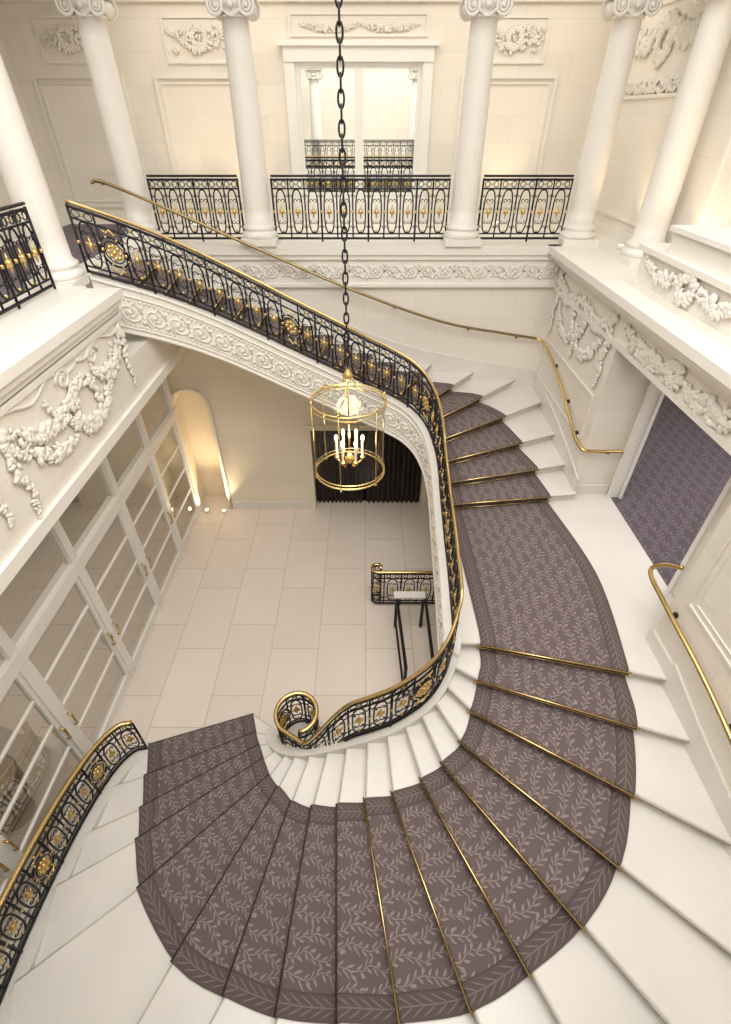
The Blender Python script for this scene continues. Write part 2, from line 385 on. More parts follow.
# ------------------------------------------------------------------ railings
def railing(name,base,H=.88,unit=.27,handrail='brass',hr=.03,medal=0):
    E=empty(name)
    cum=[0.]
    for p,q in zip(base,base[1:]): cum.append(cum[-1]+math.hypot(q[0]-p[0],q[1]-p[1]))
    tot=cum[-1]
    def P(l,h):
        l=min(max(l,0),tot); lo,hi=0,len(cum)-1
        while hi-lo>1:
            m=(lo+hi)//2
            if cum[m]<=l: lo=m
            else: hi=m
        t=(l-cum[lo])/((cum[hi]-cum[lo]) or 1); a=base[lo];b=base[hi]
        return (a[0]+(b[0]-a[0])*t,a[1]+(b[1]-a[1])*t,a[2]+(b[2]-a[2])*t+h)
    ir=MB();go=MB();br=MB()
    nseg=max(2,int(tot/.06))
    LL=[tot*i/nseg for i in range(nseg+1)]
    for h,r in ((.05,.020),(.12,.012),(H-.17,.013),(H-.05,.018)):
        ir.tube([P(l,h) for l in LL],r,5)
    (br if handrail=='brass' else ir).tube([P(l,H) for l in LL],hr,8,flat=.65)
    nu=max(1,round(tot/unit)); w=tot/nu
    h0,h1=.12,H-.17
    for i in range(nu+1):
        l=i*w
        ir.tube([P(l,.0 if i%3==0 or i==nu else .05),P(l,H-.03)],.013 if i%3 else .017,5)
        go.ball(P(l,(h0+h1)/2),.026,6,4)
        for tb,hh_ in ((1,h0),(-1,h1)):
            ir.tube([P(l-.05,hh_+tb*.09),P(l-.03,hh_+tb*.12),P(l,hh_+tb*.05),P(l+.03,hh_+tb*.12),P(l+.05,hh_+tb*.09)],.008,4)
        if i==nu: break
        c=l+w/2; hw=w*.31; m=(h0+h1)/2; hh=(h1-h0)/2-.012
        if medal and i%medal==medal//2:
            R=min(w*.62,.15)
            for rr_,t_ in ((R,.014),(R*.72,.009)):
                ir.tube([P(c+rr_*math.cos(2*pi*q/20),m+rr_*1.15*math.sin(2*pi*q/20)) for q in range(20)],t_,5,closed=True)
            for q in range(8):
                a=2*pi*q/8; go.ball(P(c+R*.42*math.cos(a),m+R*.5*math.sin(a)),.032,6,4)
                go.ball(P(c+R*math.cos(a+.4),m+R*1.15*math.sin(a+.4)),.018,6,4)
            go.ball(P(c,m),.04,8,5)
            for tb in (1,-1):
                go.tube([P(c-.08,m+tb*(R*1.2+.06)),P(c-.04,m+tb*(R*1.2+.03)),P(c,m+tb*(R*1.2+.09)),P(c+.04,m+tb*(R*1.2+.03)),P(c+.08,m+tb*(R*1.2+.06))],.013,5)
            continue
        pts=[]
        for q in range(20):
            a=2*pi*q/20; ca,sa=math.cos(a),math.sin(a)
            x=hw*math.copysign(abs(ca)**.7,ca); y=hh*math.copysign(abs(sa)**.8,sa)
            pts.append(P(c+x,m+y))
        ir.tube(pts,.012,5,closed=True)
        for sg in (1,-1):
            for tb in (1,-1):
                pts=[]
                for q in range(11):
                    a=q/10*1.6*pi; r=.034*(1-q/15)
                    pts.append(P(c+sg*(.036-r*math.cos(a)),m+tb*(hh*.48+r*math.sin(a))))
                ir.tube(pts,.007,4)
        go.ball(P(c,m),.036,8,5,1,1,1.25)
        go.tube([P(c,m-.10),P(c,m-.05),P(c,m+.05),P(c,m+.10)],[.006,.016,.016,.006],5)
        for sg in (1,-1): go.tube([P(c+sg*.055,m+.03),P(c+sg*.03,m+.012),P(c+sg*.03,m-.012),P(c+sg*.055,m-.03)],.009,4)
        for cc in (l+w*.25,l+w*.75):
            ir.tube([P(cc+.04*math.cos(2*pi*q/10),H-.11+.04*math.sin(2*pi*q/10)) for q in range(10)],.008,4,closed=True)
        go.ball(P(c,H-.11),.020,6,4)
        go.ball(P(c,h0+.04),.020,6,4)
    ir.obj('iron_bars',M['iron'],E,True); go.obj('gilded_rosettes',M['gold'],E,True)
    if br.v: br.obj('brass_handrail',M['brass'],E,True)
    return E
base=[]
cx,cy=-.93,3.47
for i in range(44):
    t=i/43; a=math.radians(250-330*(1-t)); r=.25+.05*t
    base.append((cx+r*math.cos(a),cy+r*math.sin(a)*1.05,-7.18+.06*t))
for i in range(0,500):
    s=5.3+30.7*i/499; p=Sf(s); z=rz(s)+.07
    if s<8.3: t_=(s-5.3)/3; t_=t_*t_*(3-2*t_); z=z*t_+(-7.09+(s-5.3)*.2)*(1-t_)
    base.append((p[0],p[1],z))
railing('staircase_balustrade',base,.83,.25,medal=9)
mb=MB(); mb.lathe((cx,cy),[(.44,G),(.44,-7.26),(.41,-7.21),(.38,-7.18)],32); mb.obj('volute_plinth',M['marble'],stair,True)
ptsK=[(0,(-3.22,3.42,-7.36)),(1,(-3.38,3.36,-7.33)),(2,(-3.52,3.05,-7.25)),(3,(-3.58,2.5,-7.1)),(4,(-3.6,1.9,-6.98)),(5,(-3.58,1.2,-6.85)),(6,(-3.5,.5,-6.7)),(7,(-3.4,-.3,-6.5))]
base=[herm(ptsK,7*i/120) for i in range(121)]
E=railing('lower_stair_balustrade',[(a,b_,c_+.06) for a,b_,c_ in base],.80,.27,medal=4)
mb=MB();prev=None
for i,p in enumerate(base):
    q=base[min(i+1,120)];o=base[max(i-1,0)]; d=Vector((q[0]-o[0],q[1]-o[1])).normalized(); n=Vector((-d.y,d.x))
    cur=[(p[0]+n.x*.15,p[1]+n.y*.15,G),(p[0]+n.x*.15,p[1]+n.y*.15,p[2]+.07),(p[0]-n.x*.15,p[1]-n.y*.15,p[2]+.07),(p[0]-n.x*.15,p[1]-n.y*.15,G)]
    if prev: mb.add(prev+cur,[(0,1,5,4),(1,2,6,5),(2,3,7,6),(3,0,4,7)])
    else: mb.add(cur,[(0,1,2,3)])
    prev=cur
mb.obj('marble_curb',M['marble'],E)
def line(a,b,n=20): return [tuple(a[q]+(b[q]-a[q])*i/n for q in range(3)) for i in range(n+1)]
CX=[-3.75,-1.78,1.62,3.58]; CY=9.42
for i in range(3):
    railing('balcony_railing',line((CX[i]+.27,9.42,GA+.02),(CX[i+1]-.27,9.42,GA+.02)),.93,.26,'iron',.026)
railing('balcony_railing',line((-3.75,6.3,GA+.07),(-3.75,3.7,GA+.07)),.88,.26,'iron',.026)
railing('balcony_railing',line((-3.75,3.1,GA+.07),(-3.75,-.2,GA+.07)),.88,.26,'iron',.026)
railing('balcony_railing',line((-3.4,-.55,GA+.02),(3.2,-.55,GA+.02)),.93,.26,'iron',.026)
# ------------------------------------------------------------------ columns
def column(x,y,z0=GA,H=2.72,r=.215,name='ionic_column'):
    E=empty(name); mb=MB()
    mb.box(x-.3,x+.3,y-.3,y+.3,z0,z0+.10)
    mb2=MB()
    prof=[(.29,z0+.10),(.30,z0+.13),(.30,z0+.17),(.26,z0+.19),(.245,z0+.21),(.27,z0+.23),(.27,z0+.26),(.235,z0+.28),(r+.005,z0+.31)]
    for i in range(13):
        t=i/12; prof.append((r*(1-.16*t**1.6),z0+.31+(H-.31)*t))
    zt=z0+H; rt=r*.84
    prof+=[(rt+.03,zt+.0),(rt+.03,zt+.03),(rt,zt+.04),(rt,zt+.09),(rt+.06,zt+.14),(rt+.06,zt+.17)]
    mb2.lathe((x,y),prof,32)
    for sy in (1,-1):
        for sx in (1,-1):
            pts=[];rr=[]
            for q in range(34):
                a=q/33*4.6*pi; R=.115*(1-q/38)
                pts.append((x+sx*(.20+R*math.sin(a)),y+sy*.215,zt+.11+R*math.cos(a))); rr.append(.026*(1-q/60))
            mb2.tube(pts,rr,6)
            mb2.ball((x+sx*.20,y+sy*.225,zt+.11),.03,8,5)
        for q in range(9): mb2.ball((x-.1+.025*q,y+sy*(rt+.04),zt+.06-.05*math.sin(pi*q/8)),.02,6,4)
    for sx in (1,-1):
        mb2.tube([(x+sx*.20,y-.21,zt+.11),(x+sx*.20,y-.08,zt+.11),(x+sx*.20,y,zt+.11),(x+sx*.20,y+.08,zt+.11),(x+sx*.20,y+.21,zt+.11)],[.105,.075,.06,.075,.105],12)
        mb2.ball((x,y+sx*.23,zt+.12),.045,8,5)
    mb2.tube([(x-.2,y-.21,zt+.215),(x+.2,y-.21,zt+.215)],.022,6); mb2.tube([(x-.2,y+.21,zt+.215),(x+.2,y+.21,zt+.215)],.022,6)
    mb.box(x-.30,x+.30,y-.28,y+.28,zt+.24,zt+.30); mb.box(x-.33,x+.33,y-.31,y+.31,zt+.30,zt+.33)
    mb.obj('plinth_and_abacus',M['white'],E); mb2.obj('shaft_base_volutes',M['white'],E,True)
for x in CX: column(x,CY)
column(-3.9,6.75); column(-3.9,3.4); column(4.09,8.0); column(4.09,3.5)
column(-1.9,-.85); column(1.9,-.85)
# ------------------------------------------------------------------ shell
boxobj('floor',M['floor'],(-8.2,5,-3.4,9.9,G-.2,G))
bw=[(-3.3,-1.19,9.3,9.6,G,-1.9),(-1.19,1.32,9.3,9.6,-5.25,-1.9),(1.32,4.4,9.3,9.6,G,-1.9),(-8.2,-4.0,9.3,9.6,G,-1.9),(-4.0,-3.3,9.3,9.6,-4.35,-1.9)]
mb=MB()
for b_ in bw: mb.box(*b_)
ax,ar,az=-3.65,.35,-4.72
for i in range(12):
    a0=pi*i/12;a1=pi*(i+1)/12
    x0,x1=ax+ar*math.cos(a0),ax+ar*math.cos(a1); z0,z1=az+ar*math.sin(a0),az+ar*math.sin(a1)
    mb.add([(x0,9.3,z0),(x1,9.3,z1),(x1,9.3,-4.34),(x0,9.3,-4.34)],[(0,1,2,3)])
    mb.add([(x0,9.3,z0),(x1,9.3,z1),(x1,9.75,z1),(x0,9.75,z0)],[(0,1,2,3)])
mb.box(-4.1,-4.0,9.6,9.8,G,-4.3); mb.box(-3.3,-3.2,9.6,9.8,G,-4.3); mb.box(-4.1,-3.2,9.75,9.85,G,-4.3)
mb.obj('wall_back',M['warm'])
mb=MB()
am=[(ax+(ar+.05)*math.cos(pi*i/16),9.29,az+(ar+.05)*math.sin(pi*i/16)) for i in range(17)]
mb.tube([(ax+ar+.05,9.29,G)]+am+[(ax-ar-.05,9.29,G)],.035,6)
mb.obj('trim_arch',M['white'],None,True)
mb=MB(); prev=None
for i in range(100):
    s=20.5+15.5*i/99; x=Of(s)[0]; cur=[(x,9.29,rz(s)-.4),(x,9.29,-1.88)]
    if prev: mb.add([prev[0],cur[0],cur[1],prev[1]],[(0,1,2,3)])
    prev=cur
mb.obj('trim_back_dado',M['wy'])
def relief_run(name,fn,L_,hgt,unit=.3):
    mb=MB(); n=int(L_/unit); u=L_/n
    for i in range(n):
        l=i*u; sg=1 if i%2 else -1
        pts=[fn(l+t/10*u,sg*hgt*.28*math.sin(t/10*2*pi)) for t in range(11)]; mb.tube(pts,.019,5)
        pts=[]
        for q in range(13):
            a=q/12*3*pi; r=hgt*.32*(1-q/15); pts.append(fn(l+u/2+r*math.cos(a),sg*r*math.sin(a)))
        mb.tube(pts,.018,5)
        mb.ball(fn(l+u/2,0),.035,6,4)
        for q in range(5):
            a=q*1.25; mb.ball(fn(l+u/2+.055*math.cos(a),.055*math.sin(a)),.022,5,3)
        mb.ball(fn(l,sg*hgt*.3),.03,6,4)
        mb.ball(fn(l+.05,-sg*hgt*.2),.025,6,4)
    return mb.obj(name,M['relief'],None,True)
boxobj('trim_frieze_back',M['white'],(-3.75,3.4,9.24,9.3,-2.32,-1.86),(-3.75,3.4,9.2,9.3,-1.92,-1.84),(-3.75,3.4,9.17,9.3,-1.84,-1.70),(-3.75,3.4,9.21,9.3,-2.36,-2.31))
relief_run('trim_frieze_relief',lambda l,h:(-3.6+l,9.235,-2.11+h),6.95,.36,.3)
boxobj('gallery_floor_back',M['white'],(-6.2,5,9.3,11.6,-1.9,GA))
boxobj('gallery_floor_left',M['white'],(-6.2,-3.75,-3.2,9.3,-1.9,GA))
boxobj('gallery_carpet_left',M['corr_carpet'],(-5.9,-4.2,-2,11.2,GA,GA+.012))
boxobj('trim_ledge_left',M['white'],(-3.75,-3.05,-3.2,6.52,-1.78,-1.68),(-3.75,-3.09,-3.2,6.49,-1.86,-1.78),(-3.75,-3.14,-3.2,6.46,-1.95,-1.86),(-3.95,-3.45,-3.2,6.46,-1.70,-1.64))
boxobj('wall_left_upper',M['wx'],(-3.75,-3.18,-3.2,6.44,-3.15,-1.9),(-3.75,-3.18,6.44,9.3,-3.15,-2.55),(-4.1,-3.18,-3.2,9.3,-3.2,-3.13))
boxobj('trim_beam_left',M['white'],(-3.2,-3.13,-3.2,9.3,-3.2,-3.06),(-3.2,-3.14,-3.2,6.46,-2.02,-1.94))
boxobj('wall_right',M['wx'],(3.4,4.04,6.55,9.3,G,-1.9),(3.4,4.04,3.6,6.55,-2.45,-1.9),(3.4,4.04,-3.2,3.6,G,-1.9),(3.4,4.6,3.6,6.55,G,LD-.03),(4.04,4.14,3.5,4.35,LD,-1.9),(4.04,4.14,6.5,9.3,LD,-1.9),(4.04,4.14,4.35,6.5,-2.6,-1.9))
boxobj('trim_ledge_right',M['white'],(3.08,4.5,-3.2,9.3,-1.80,GA),(3.14,3.5,-3.2,9.3,-1.87,-1.80),(3.22,3.5,-3.2,9.3,-1.95,-1.87),(3.32,3.5,-3.2,9.3,-2.02,-1.95),(3.34,3.42,-3.2,3.6,-2.5,-2.42),(3.34,3.42,3.6,9.3,-2.42,-2.36))
boxobj('door_1',M['paint'],(4.0,4.16,4.35,4.42,LD+.001,-2.6),(4.0,4.16,6.43,6.49,LD+.001,-2.6),(4.0,4.16,4.35,6.49,-2.68,-2.6),(4.16,4.2,6.38,6.42,LD+.01,-2.7))
boxobj('corridor_floor',M['corr_carpet'],(4.04,9,1,11,LD-.05,LD+.005))
boxobj('wall_corridor',M['wx'],(9,9.1,1,11,LD,-1.9),(4.1,9,11,11.1,LD,-1.9),(4.1,9,.9,1,LD,-1.9),(4.1,9,1,11,-1.95,-1.9))
boxobj('wall_gallery_back',M['wy'],(-6.2,5,11.6,11.8,-1.9,1.9))
boxobj('wall_gallery_left',M['wx'],(-6.4,-6.2,-3.2,11.8,-1.9,1.9))
boxobj('wall_gallery_right',M['wx'],(4.4,4.65,-3.2,11.6,-1.9,1.9))
boxobj('wall_front',M['wy'],(-6.4,5,-3.4,-3.2,G,3.6))
boxobj('gallery_floor_front',M['white'],(-3.75,3.4,-3.2,-.5,-1.95,GA))
boxobj('ceiling',M['white'],(-6.4,5.4,9.1,11.8,1.75,1.9),(-6.4,-3.6,-3.4,9.1,1.75,1.9),(3.9,5.4,-3.4,9.1,1.75,1.9),(-3.6,3.9,-3.4,-1,1.75,1.9))
boxobj('trim_entablature',M['white'],(-4.1,3.95,9.15,9.7,1.34,1.75),(-4.2,-3.6,-3.2,9.7,1.34,1.75),(3.85,4.5,-3.2,9.7,1.34,1.75),(-3.9,4.2,-1,-.5,1.34,1.75))
boxobj('wall_attic',M['white'],(-3.7,-3.6,-1,9.2,1.75,3.5),(3.9,4.0,-1,9.2,1.75,3.5),(-3.7,4,9.1,9.2,1.75,3.5),(-3.7,4,-1.1,-1,1.75,3.5))
sk=MB()
for i in range(6): x=-3.6+7.5*i/5; sk.box(x-.04,x+.04,-1,9.1,3.45,3.55)
for i in range(8): y=-1+10.1*i/7; sk.box(-3.6,3.9,y-.04,y+.04,3.45,3.55)
sk.obj('skylight_frame',M['iron'])
boxobj('wall_left',M['warm'],(-8.2,-8.1,-3.4,9.3,G,-3.1),(-8.1,-4.0,-3.4,-3.3,G,-3.1))
boxobj('ceiling_foyer',M['paint'],(-8.2,-4.0,-3.4,9.3,-3.2,-3.1))
mb=MB()
for y0 in (.4,4.2,7.2):
    for i in range(40):
        y=y0+1.6*i/40; y2=y0+1.6*(i+1)/40; xx=-7.98+.04*math.sin(i*1.1); x2=-7.98+.04*math.sin((i+1)*1.1)
        mb.add([(xx,y,G+.02),(x2,y2,G+.02),(x2,y2,-4.3),(xx,y,-4.3)],[(0,1,2,3)])
mb.obj('foyer_curtain',M['dark'],None,True)
gp=empty('glazed_partition'); fr=MB(); gl=MB()
xg=-4.0
ys=[-1.2,.3,1.8,3.27,4.76,6.25,7.7,9.15]
for y in ys: fr.box(xg-.06,xg+.06,y-.07,y+.07,G,-3.4)
fr.box(xg-.06,xg+.06,-3.2,9.3,-3.4,-3.2); fr.box(xg-.09,xg+.09,-3.2,9.3,-4.88,-4.70)
for y0,y1 in zip(ys,ys[1:]):
    a,b_=y0+.07,y1-.07
    fr.box(xg-.035,xg+.035,a,a+.06,G,-4.88); fr.box(xg-.035,xg+.035,b_-.06,b_,G,-4.88)
    fr.box(xg-.034,xg+.034,a+.06,b_-.06,G,G+.16); fr.box(xg-.034,xg+.034,a+.06,b_-.06,-4.96,-4.88)
    for zz in (-6.62,-6.05,-5.48): fr.box(xg-.015,xg+.022,a+.06,b_-.06,zz-.016,zz+.016)
    gl.add([(xg,a+.05,G+.15),(xg,b_-.05,G+.15),(xg,b_-.05,-4.94),(xg,a+.05,-4.94)],[(0,1,2,3)])
    gl.add([(xg,y0+.06,-4.7),(xg,y1-.06,-4.7),(xg,y1-.06,-3.4),(xg,y0+.06,-3.4)],[(0,1,2,3)])
fr.obj('white_frames',M['paint'],gp); gl.obj('panes',M['doorglass'],gp)
hd=MB()
for y in ys[1:-1]:
    for o in (-.10,.10):
        hd.tube([(xg+.035,y+o,-6.45),(xg+.09,y+o,-6.42),(xg+.09,y+o,-6.2),(xg+.035,y+o,-6.17)],.015,6)
hd.obj('brass_handles',M['brass'],gp,True)
# gallery back wall
win=empty('window_1')
boxobj('casing',M['paint'],(-1.42,-1.24,11.5,11.6,GA+.2,.72),(1.0,1.18,11.5,11.6,GA+.2,.72),(-1.42,1.18,11.48,11.6,.72,.92),(-.20,-.04,11.53,11.58,-1.2,.64),(-1.24,1.0,11.53,11.6,GA+.2,-1.2),(-1.5,1.26,11.44,11.6,.92,.98),(-1.24,-1.16,11.55,11.58,-1.2,.64),(.92,1.0,11.55,11.58,-1.2,.64),(-1.24,1.0,11.55,11.58,.64,.72),parent=win)
boxobj('mirror_panes',M['mirror'],(-1.24,1.0,11.585,11.595,-1.2,.72),parent=win)
def frameY(mb,x0,x1,z0,z1,y,w=.035,d=.03):
    mb.box(x0,x1,y-d,y,z1-w,z1); mb.box(x0,x1,y-d,y,z0,z0+w); mb.box(x0,x0+w,y-d,y,z0+w,z1-w); mb.box(x1-w,x1,y-d,y,z0+w,z1-w)
def frameX(mb,y0,y1,z0,z1,x,w=.035,d=.03):
    a,b_=min(x,x+d),max(x,x+d)
    mb.box(a,b_,y0,y1,z1-w,z1); mb.box(a,b_,y0,y1,z0,z0+w); mb.box(a,b_,y0,y0+w,z0+w,z1-w); mb.box(a,b_,y1-w,y1,z0+w,z1-w)
mb=MB()
for x0,x1 in ((-5.9,-4.3),(-3.75,-1.95),(1.7,3.4)):
    frameY(mb,x0,x1,-1.45,.55,11.6,.045,.04); frameY(mb,x0+.1,x1-.1,-1.35,.45,11.6,.02,.025); frameY(mb,x0+.3,x1-.3,.70,1.30,11.6)
frameY(mb,-1.3,1.06,1.04,1.34,11.6)
mb.box(-6.2,4.4,11.53,11.6,GA,GA+.2)
mb.box(-6.2,4.4,11.5,11.6,1.45,1.6)
mb.obj('trim_1',M['white'])
mb=MB()
frameX(mb,8.6,11.2,-1.4,.25,4.4,.045,-.04); frameX(mb,8.5,11.3,.40,1.30,4.4,.045,-.04)
frameX(mb,4.2,7.4,-1.4,.5,4.4,.045,-.04); frameX(mb,4.2,7.4,.65,1.25,4.4,.045,-.04)
mb.box(4.32,4.4,-3.2,11.5,GA,GA+.2)
for y in (-1,1.5,4,6.5,9): frameX(mb,y,y+2.1,-1.4,.5,-6.2)
mb.obj('trim_2',M['white'])
def blobs(mb,pts,r0,jit,normal,dens=4,flat=.7):
    nv=Vector(normal)
    for i,(p,rr) in enumerate(pts):
        for q in range(dens):
            o=Vector((random.uniform(-1,1),random.uniform(-1,1),random.uniform(-1,1)))*jit*rr
            o-=nv*o.dot(nv)
            rot=Matrix.Rotation(random.uniform(0,6.28),3,nv)
            s_=(flat,1.5,.65) if abs(nv.x)>.5 else (1.5,flat,.65)
            mb.ball(Vector(p)+o+nv*.02,r0*rr*random.uniform(.6,1.1),6,4,*s_,rot=rot)
def swag(mb,fn,a,b,sag,r,n=26,normal=(1,0,0),taper=True):
    pts=[]
    for i in range(n+1):
        t=i/n; u_=a[0]+(b[0]-a[0])*t; h=a[1]+(b[1]-a[1])*t-sag*4*t*(1-t)
        pts.append((fn(u_,h),(.55+.7*math.sin(pi*t)) if taper else 1.))
    blobs(mb,pts,r*.8,r*1.1,normal)
def drop(mb,fn,a,L_,r,normal):
    n=int(L_/.045)
    blobs(mb,[(fn(a[0]+.03*math.sin(i*.6),a[1]-L_*i/n),1.1-.6*i/n) for i in range(n+1)],r*.8,r*1.1,normal)
def wreath(mb,fn,c,R,r,normal,sq=1.):
    blobs(mb,[(fn(c[0]+R*math.cos(2*pi*i/34),c[1]+sq*R*math.sin(2*pi*i/34)),1.) for i in range(34)],r*.8,r*.9,normal)
fl=lambda y,z:(-3.17,y,z); nx=(1,0,0)
mb=MB()
for yc in (5.2,2.2):
    wreath(mb,fl,(yc-.1,-2.55),.27,.055,nx,1.)
    swag(mb,fl,(yc-1.5,-2.12),(yc-.25,-2.25),.26,.055,30,nx)
    swag(mb,fl,(yc+.2,-2.25),(yc+1.1,-2.12),.26,.055,26,nx)
    swag(mb,fl,(yc-.8,-2.2),(yc+.8,-2.2),.58,.05,40,nx)
    swag(mb,fl,(yc-1.5,-2.3),(yc-.5,-2.75),.12,.05,26,nx)
    drop(mb,fl,(yc-1.5,-2.15),.85,.055,nx); drop(mb,fl,(yc+1.12,-2.15),.7,.05,nx)
    for sg in (1,-1):
        mb.tube([fl(yc+sg*(.1+.14*math.cos(q*.5)*(1-q/22)+.25),-2.15+.12*math.sin(q*.5)*(1-q/22)) for q in range(20)],.026,5)
        mb.tube([fl(yc+sg*t*.12,-2.08-.05*math.sin(t)) for t in range(12)],.022,5)
mb.obj('plaster_garland_relief',M['relief'],None,True)
fr_=lambda y,z:(3.39,y,z); nxr=(-1,0,0)
mb=MB()
yc=7.95
wreath(mb,fr_,(yc,-2.5),.26,.06,nxr)
swag(mb,fr_,(yc-1.15,-2.12),(yc-.2,-2.2),.22,.06,24,nxr); swag(mb,fr_,(yc+.2,-2.2),(yc+1.15,-2.12),.22,.06,24,nxr)
drop(mb,fr_,(yc-1.15,-2.1),1.0,.06,nxr); drop(mb,fr_,(yc+1.15,-2.1),1.0,.06,nxr); drop(mb,fr_,(yc,-2.6),.5,.06,nxr)
swag(mb,fr_,(yc-1.0,-2.45),(yc,-2.75),.3,.05,22,nxr); swag(mb,fr_,(yc,-2.75),(yc+1.0,-2.45),.3,.05,22,nxr)
for yc in (5.1,):
    swag(mb,fr_,(yc-1.3,-2.12),(yc-.15,-2.2),.10,.065,30,nxr); swag(mb,fr_,(yc+.15,-2.2),(yc+1.3,-2.12),.10,.065,30,nxr)
    wreath(mb,fr_,(yc,-2.2),.1,.055,nxr)
mb.obj('plaster_garland_relief',M['relief'],None,True)
mb=MB(); ny=(0,-1,0)
fb=lambda x,z:(x,11.59,z)
for xc in (-2.85,2.55,-5.1):
    swag(mb,fb,(xc-.5,1.12),(xc+.5,1.12),.22,.035,20,ny); wreath(mb,fb,(xc,1.03),.12,.035,ny)
    blobs(mb,[(fb(xc+random.uniform(-.5,.5),1.0+random.uniform(-.15,.15)),1) for _ in range(40)],.035,.04,ny,1)
swag(mb,fb,(-1.1,1.2),(-.12,1.2),.06,.03,20,ny); swag(mb,fb,(-.12,1.2),(.9,1.2),.06,.03,20,ny)
frr=lambda y,z:(4.39,y,z)
swag(mb,frr,(4.6,1.1),(7.0,1.1),.25,.06,30,nxr); wreath(mb,frr,(5.8,.9),.15,.06,nxr); drop(mb,frr,(4.5,1.1),.5,.05,nxr); drop(mb,frr,(7.1,1.1),.5,.05,nxr)
swag(mb,frr,(4.3,.6),(7.3,.6),.02,.05,40,nxr)
swag(mb,frr,(8.6,1.15),(9.8,1.1),.28,.075,30,nxr); swag(mb,frr,(10.0,1.1),(11.2,1.15),.28,.075,30,nxr); wreath(mb,frr,(9.9,.85),.2,.07,nxr); drop(mb,frr,(8.62,1.1),.6,.06,nxr)
swag(mb,frr,(8.5,.34),(11.3,.34),.0,.05,44,nxr)
mb.obj('wall_relief_ornament',M['relief'],None,True)
ped=empty('carved_parapet_block')
boxobj('block',M['white'],(3.42,3.98,4.3,6.7,GA,-1.28),(3.36,4.04,4.25,6.75,-1.28,-1.22),(3.40,4.0,4.28,6.72,GA,-1.62),(3.45,3.95,4.8,6.2,-1.22,-1.0),(3.4,4.0,4.75,6.25,-1.0,-.95),parent=ped)
mb=MB(); fp=lambda y,z:(3.40,y,z)
wreath(mb,fp,(5.5,-1.42),.12,.045,nxr); swag(mb,fp,(4.5,-1.35),(5.4,-1.35),.1,.045,20,nxr); swag(mb,fp,(5.6,-1.35),(6.5,-1.35),.1,.045,20,nxr)
mb.obj('garland',M['relief'],ped,True)
mb=MB()
frameX(mb,6.75,9.1,-4.0,-3.25,3.4,.03,-.02)
for y0,y1 in ((1.2,3.4),(-1,1.0)): frameX(mb,y0,y1,-4.0,-2.7,3.4,.03,-.02)
frameX(mb,1.3,3.3,-3.9,-2.8,3.4,.012,-.015)
mb.obj('trim_3',M['white'])
bb=MB()
for s0,s1 in ((12.4,16),(17,20.5)):
    prev=None
    for i in range(0,100):
        s=s0+(s1-s0)*i/99; y=Of(s)[1]; z=rz(s)
        cur=[(3.37,y,z-.2),(3.37,y,z+.24),(3.4,y,z+.24)]
        if prev: bb.add(prev+cur,[(0,1,4,3),(1,2,5,4)])
        prev=cur
bb.box(3.37,3.4,3.12,3.6,LD,LD+.2); bb.box(3.37,4.0,6.52,6.55,LD,LD+.18); bb.box(3.37,4.0,3.6,3.63,LD,LD+.18)
bb.obj('baseboard_right',M['marble'])
bb=MB(); prev=None
for i in range(0,160):
    s=20.5+15.5*i/159; x=Of(s)[0]; z=rz(s)
    cur=[(x,9.26,z-.2),(x,9.26,z+.24),(x,9.3,z+.24)]
    if prev: bb.add(prev+cur,[(0,1,4,3),(1,2,5,4)])
    prev=cur
bb.box(-3.2,-1.31,9.27,9.3,G,G+.2)
bb.obj('baseboard_back',M['marble'])
# ------------------------------------------------------------------ wall handrails
E=empty('wall_handrail')
HK=[(0,(-4.2,9.0,-.80)),(1,(-3.9,9.02,-.84)),(2,(-2.07,9.05,-1.60)),(3,(-.27,9.07,-2.35)),(4,(1.36,9.1,-2.91)),(5,(2.6,9.15,-3.15)),(6,(3.2,9.18,-3.25))]
hp=[herm(HK,6*i/90) for i in range(91)]
mb=MB(); mb.tube(hp,.024,8)
for i in (8,24,38,52,66,80,): p=hp[i]; mb.tube([(p[0],p[1],p[2]-.02),(p[0],9.26,p[2]-.06)],.01,5); mb.ball((p[0],9.26,p[2]-.06),.03,8,5)
mb.obj('aged_brass_rail',M['bronze'],E,True)
mb=MB()
HK2=[(0,(3.2,9.18,-3.25)),(.3,(3.30,9.08,-3.28)),(1,(3.31,8.3,-3.42)),(2,(3.31,7.4,-3.7)),(3,(3.31,6.75,-3.95)),(3.4,(3.36,6.5,-4.02)),(3.8,(3.55,6.46,-4.03)),(4.6,(3.94,6.46,-4.03))]
hp=[herm(HK2,4.6*i/60) for i in range(61)]
mb.tube(hp,.027,8); mb.ball(hp[-1],.035,8,5)
mb.obj('brass_rail',M['brass'],E,True)
mb=MB()
for i in (12,24,36,56):
    p=hp[i]
    q=(3.39,p[1],p[2]-.06) if i<50 else (p[0],6.54,p[2]-.06)
    mb.tube([(p[0],p[1],p[2]-.02),q],.012,5); mb.ball(q,.035,8,5)
mb.obj('brackets',M['iron'],E,True)
E=empty('wall_handrail')
HK3=[(0,(3.7,4.05,-4.12)),(.25,(3.5,4.1,-4.12)),(.5,(3.33,4.02,-4.14)),(1,(3.29,3.6,-4.17)),(2,(3.3,2.7,-4.27)),(3,(3.3,1.8,-4.45)),(4,(3.3,.6,-4.75)),(5,(3.3,-.4,-5.0))]
hp=[herm(HK3,5*i/60) for i in range(61)]
mb=MB(); mb.tube(hp,.027,8); mb.ball(hp[0],.035,8,5); mb.obj('brass_rail',M['brass'],E,True)
mb=MB()
for i in (14,30,46):
    p=hp[i];q=(3.39,p[1],p[2]-.06); mb.tube([(p[0],p[1],p[2]-.02),q],.012,5); mb.ball(q,.035,8,5)
mb.obj('brackets',M['iron'],E,True)
